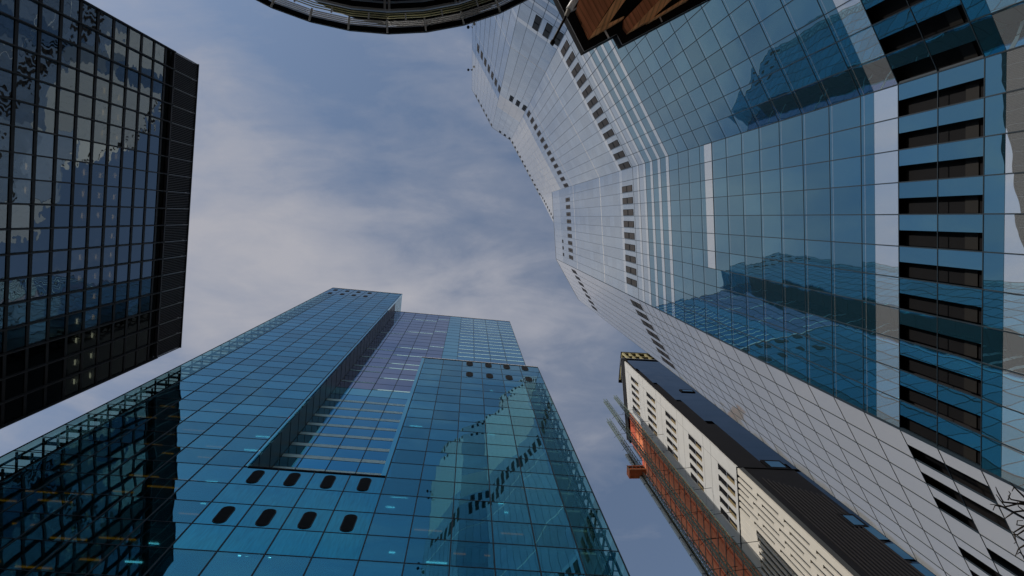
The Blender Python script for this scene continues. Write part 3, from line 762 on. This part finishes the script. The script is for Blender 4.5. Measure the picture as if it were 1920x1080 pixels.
# ------------------------------------------------------------------ round slatted canopy, top of the picture
def canopy():
    H = 30.; C = Vector((-.1196*H, -.6861*H)); Z = H+EYE; n = 48
    r = empty('round_canopy', (C.x, C.y, 0)); tag(r, 'dark round canopy edged with thin pale rails at the top of the view', 'canopy')
    def ring(rad, z, k): a = 2*math.pi*k/n + R(90); return (C.x+rad*H*math.cos(a), C.y+rad*H*math.sin(a), z)
    def annulus(name, r0, r1, z0, z1, mat):
        m = MB()
        for k in range(n):
            a, b_, c, d_ = ring(r0, 0, k), ring(r1, 0, k), ring(r1, 0, k+1), ring(r0, 0, k+1)
            m.hexa([(*a[:2], z0), (*b_[:2], z0), (*c[:2], z0), (*d_[:2], z0), (*a[:2], z1), (*b_[:2], z1), (*c[:2], z1), (*d_[:2], z1)])
        return m.build(name, mat, r)
    def rail(name, rad, z, rr, mat):
        m = MB(); m.tube([ring(rad, z, k) for k in range(n+1)], rr, 5); return m.build(name, mat, r)
    annulus('rim', .4165, .4232, Z, Z+.3, 'black_metal'); 
    m = MB(); m.tube([ring(.4236, Z+.1, k) for k in range(n+1)], .03, 5); m.build('edge_rail', 'grey_metal', r)
    m = MB(); m.prism([(C.x+10.2*math.cos(2*math.pi*k/n), C.y+10.2*math.sin(2*math.pi*k/n)) for k in range(n)], Z+8, Z+8.2); m.build('deck', 'black_metal', r)
    for q_ in (.4150, .4126, .4102, .4078): rail('rail', q_, Z+.05, .03, 'white_paint')
    for q_ in (.4022, .3992, .3962): rail('rail', q_, Z+.12, .026, 'yellow_rail')
    annulus('ring_beam', .3895, .3925, Z+.1, Z+.3, 'grey_metal'); annulus('ring_beam', .3790, .3800, Z+.05, Z+.3, 'louvre_metal'); annulus('ring_beam', .3660, .3675, Z+.05, Z+.3, 'grey_metal')
    for k in range(n):
        m = MB(); m.bar(ring(.4237, Z-.06, k), ring(.4060, Z-.06, k), .075); m.build('bracket', 'white_paint', r)
    for k in range(n):
        m = MB(); a = ring(.4040, Z+.0, k+.5)
        for s in range(4): p = ring(.4040-.0022*s, Z, k+.5); m.box(p[0]-.03, p[0]+.03, p[1]-.03, p[1]+.03, Z-.03, Z+.03)
        m.build('fixing', 'light_metal', r)
    for k in range(0, n, 2):
        m = MB()
        for e in (-.06, .06): m.bar(ring(.392, Z-.02, k+e), ring(.20, Z-.02, k+e), .09)
        m.build('rafter', 'grey_metal', r)
    m = MB(); pts = [(C.x+8.5*math.cos(2*math.pi*k/n), C.y+8.5*math.sin(2*math.pi*k/n)) for k in range(n)]; m.prism(pts, 0, Z+.4); m.build('drum', 'dark_metal', r)
    m = MB()
    for k in range(0, n, 2): p = pts[k]; m.bar((p[0]*1.0, p[1], 0), (p[0], p[1], Z), .25)
    m.build('drum_fins', 'grey_metal', r)
canopy()

# ------------------------------------------------------------------ timber boxed roof corner and flagpole
def timber():
    H = 12.; c0 = at(1230, -20, H)
    r = empty('timber_pavilion', (4.5, -7, 0)); tag(r, 'dark roof corner with brown timber boxes beneath it at the top right of centre', 'pavilion')
    def cp(x, y, h): p = at(1000+x/5.647, y/5.647, h); return p
    out_ = [(-60, -700), (265, 0), (540, 540), (885, 355), (945, 470), (1830, 0), (2500, -370), (1500, -900)]
    P2 = [cp(x, y, H) for x, y in out_]
    poly = [(p.x, p.y) for p in P2]
    # the roof slab carries on out of sight
    m = MB(); m.prism(poly, H+EYE, H+EYE+.35); m.build('roof_slab', 'black_metal', r)
    m = MB()
    for i in range(len(P2)-1): m.bar(P2[i]+Vector((0,0,.02)), P2[i+1]+Vector((0,0,.02)), .014)
    m.build('roof_edge', 'grey_metal', r)
    def boxpart(name, pts, h0, h1, mat):
        m = MB(); a = [cp(x, y, h0) for x, y in pts]; 
        m.prism([(p.x, p.y) for p in a], h0+EYE, h1+EYE); return m.build(name, mat, r)
    boxpart('timber_box', [(455, 110), (590, 405), (655, 310), (860, -10), (700, -120), (500, -60)], H-.12, H-.01, 'timber_dark')
    boxpart('timber_lining', [(662, 305), (800, 245), (990, -20), (880, -20)], H-.12, H-.01, 'timber_orange_lit')
    boxpart('timber_fascia', [(590, 408), (957, 195), (965, 168), (800, 246), (655, 312)], H-.14, H-.01, 'timber_orange_lit')
    boxpart('timber_box', [(960, 290), (1000, 345), (1040, 320), (1350, -20), (1180, -20), (960, 210)], H-.12, H-.01, 'timber_dark')
    boxpart('timber_lining', [(1002, 345), (1250, 205), (1480, -20), (1355, -20)], H-.15, H-.01, 'timber_orange_lit')
    boxpart('timber_fascia', [(1215, 222), (1225, 232), (1660, -20), (1600, -20)], H-.2, H-.02, 'timber_orange_lit')
    m = MB(); m.bar(cp(752, 318, H-.02), cp(800, 405, H-.02), .03); m.build('bracket', 'light_metal', r)
    m = MB(); m.bar(cp(1335, 170, H-.02), cp(1362, 232, H-.02), .02); m.build('bracket', 'light_metal', r)
    m = MB(); m.bar(cp(370, 130, H-.1), cp(520, 62, H-.1), .03); m.build('bracket', 'grey_metal', r)
    pc = [cp(x, y, H) for x, y in ((500, -500), (1500, -560))]
    m = MB(); m.prism([(pc[0].x, pc[0].y), (pc[1].x, pc[1].y), (pc[1].x+.6, pc[1].y-.8), (pc[0].x, pc[0].y-.9)], 0, H+EYE-.2); m.build('wall', 'timber_dark', r)
    f = empty('flagpole', cp(445, -60, 11.6)); tag(f, 'slanting pole, white above and dark at its tip, before the timber roof corner', 'pole')
    m = MB(); m.tube([cp(490, -80, 11.6), cp(375, 105, 11.5)], .055, 10); m.build('sleeve', 'light_metal', f)
    m = MB(); m.tube([cp(378, 100, 11.5), cp(345, 175, 11.5)], .04, 8, 0, .03); m.build('joint', 'concrete', f)
    m = MB(); m.tube([cp(345, 170, 11.5), cp(205, 440, 11.4)], .022, 8); m.build('rod', 'dark_metal', f)
    m = MB(); m.tube([cp(215, 432, 11.4), cp(205, 445, 11.4), cp(195, 465, 11.4), cp(190, 470, 11.4)], .038, 8); m.build('tip', 'black_metal', f)
timber()

# ------------------------------------------------------------------ bare tree, lower right corner
def tree():
    base = Vector((11.6, 6.6)); r = empty('bare_tree', (base.x, base.y, 0)); tag(r, 'bare leafless tree whose twigs reach in at the lower right corner', 'tree')
    rnd = random.Random(11)
    m = MB(); m.tube([(11.6, 6.6, 0), (11.62, 6.55, 2), (11.5, 6.6, 4), (11.45, 6.5, 6.0), (11.2, 6.4, 8)], .19, 10, 0, .09); m.build('trunk', 'bark', r)
    m = MB()
    def cr(x, y, h): return at(1820+x/4.91, 860+y/4.91, h)
    br = [[(640, 520), (491, 350), (400, 262), (360, 215)], [(640, 520), (491, 400), (370, 375), (345, 340)], [(640, 520), (491, 420), (300, 400), (245, 300), (230, 260)],
          [(640, 560), (491, 545), (330, 455), (270, 430), (180, 420)], [(640, 560), (491, 480), (400, 490), (330, 540), (310, 555)], [(660, 600), (491, 620), (395, 680), (380, 670)],
          [(660, 700), (491, 750), (400, 685)], [(640, 520), (491, 400), (360, 435), (300, 445), (250, 440)], [(400, 685), (420, 770), (400, 780)], [(491, 620), (425, 610), (430, 570), (480, 570)],
          [(270, 440), (225, 430), (205, 475)], [(660, 700), (491, 800), (440, 830), (410, 900)], [(400, 262), (380, 300)], [(330, 455), (270, 380), (235, 330)], [(345, 380), (365, 320), (350, 300)],
          [(491, 480), (440, 440), (430, 400)], [(660, 700), (491, 660), (430, 700), (390, 700)], [(491, 900), (450, 860), (430, 880)]]
    hub = Vector((10.4, 5.9, 8.6))
    m.tube([(11.4, 6.5, 5.6), (11.0, 6.2, 7.3), hub], .09, 8, 0, .055); m.tube([(11.2, 6.4, 8), (11.0, 6.5, 9.5), (10.8, 6.3, 11)], .08, 8, 0, .03)
    for k, l in enumerate(br):
        pts = [cr(x, y, 9.8+.12*(k % 5)-.05*i) for i, (x, y) in enumerate(l)]
        if l[0][0] > 600: pts = [hub, hub.lerp(pts[0], .6)+Vector((.1, 0, .1))]+pts[0:]
        m.tube(pts, .030 if l[0][0] > 600 else .011, 5, 0, .006)
    def grow(p, d_, l, rr, dep):
        e = p+d_*l
        pr = project(e)
        if pr and pr[0] < 1925 and pr[1] < 1085 and pr[0] > 0: return
        mid = p.lerp(e, .5)+Vector([rnd.uniform(-1, 1)*l*.07 for _ in range(3)])
        m.tube([p, mid, e], rr, 5, 0, rr*.6)
        if dep: 
            for _ in range(3): grow(e, (d_+Vector((rnd.uniform(-.7, .7), rnd.uniform(-.7, .7), rnd.uniform(-.1, .5)))).normalized(), l*rnd.uniform(.6, .8), rr*.6, dep-1)
    for k in range(9):
        a = k*2.4; grow(Vector((11.45, 6.5, 5+k*.35)), Vector((math.cos(a), math.sin(a), .8)).normalized(), 1.8, .05, 4)
    m.build('branches', 'bark', r)
tree()
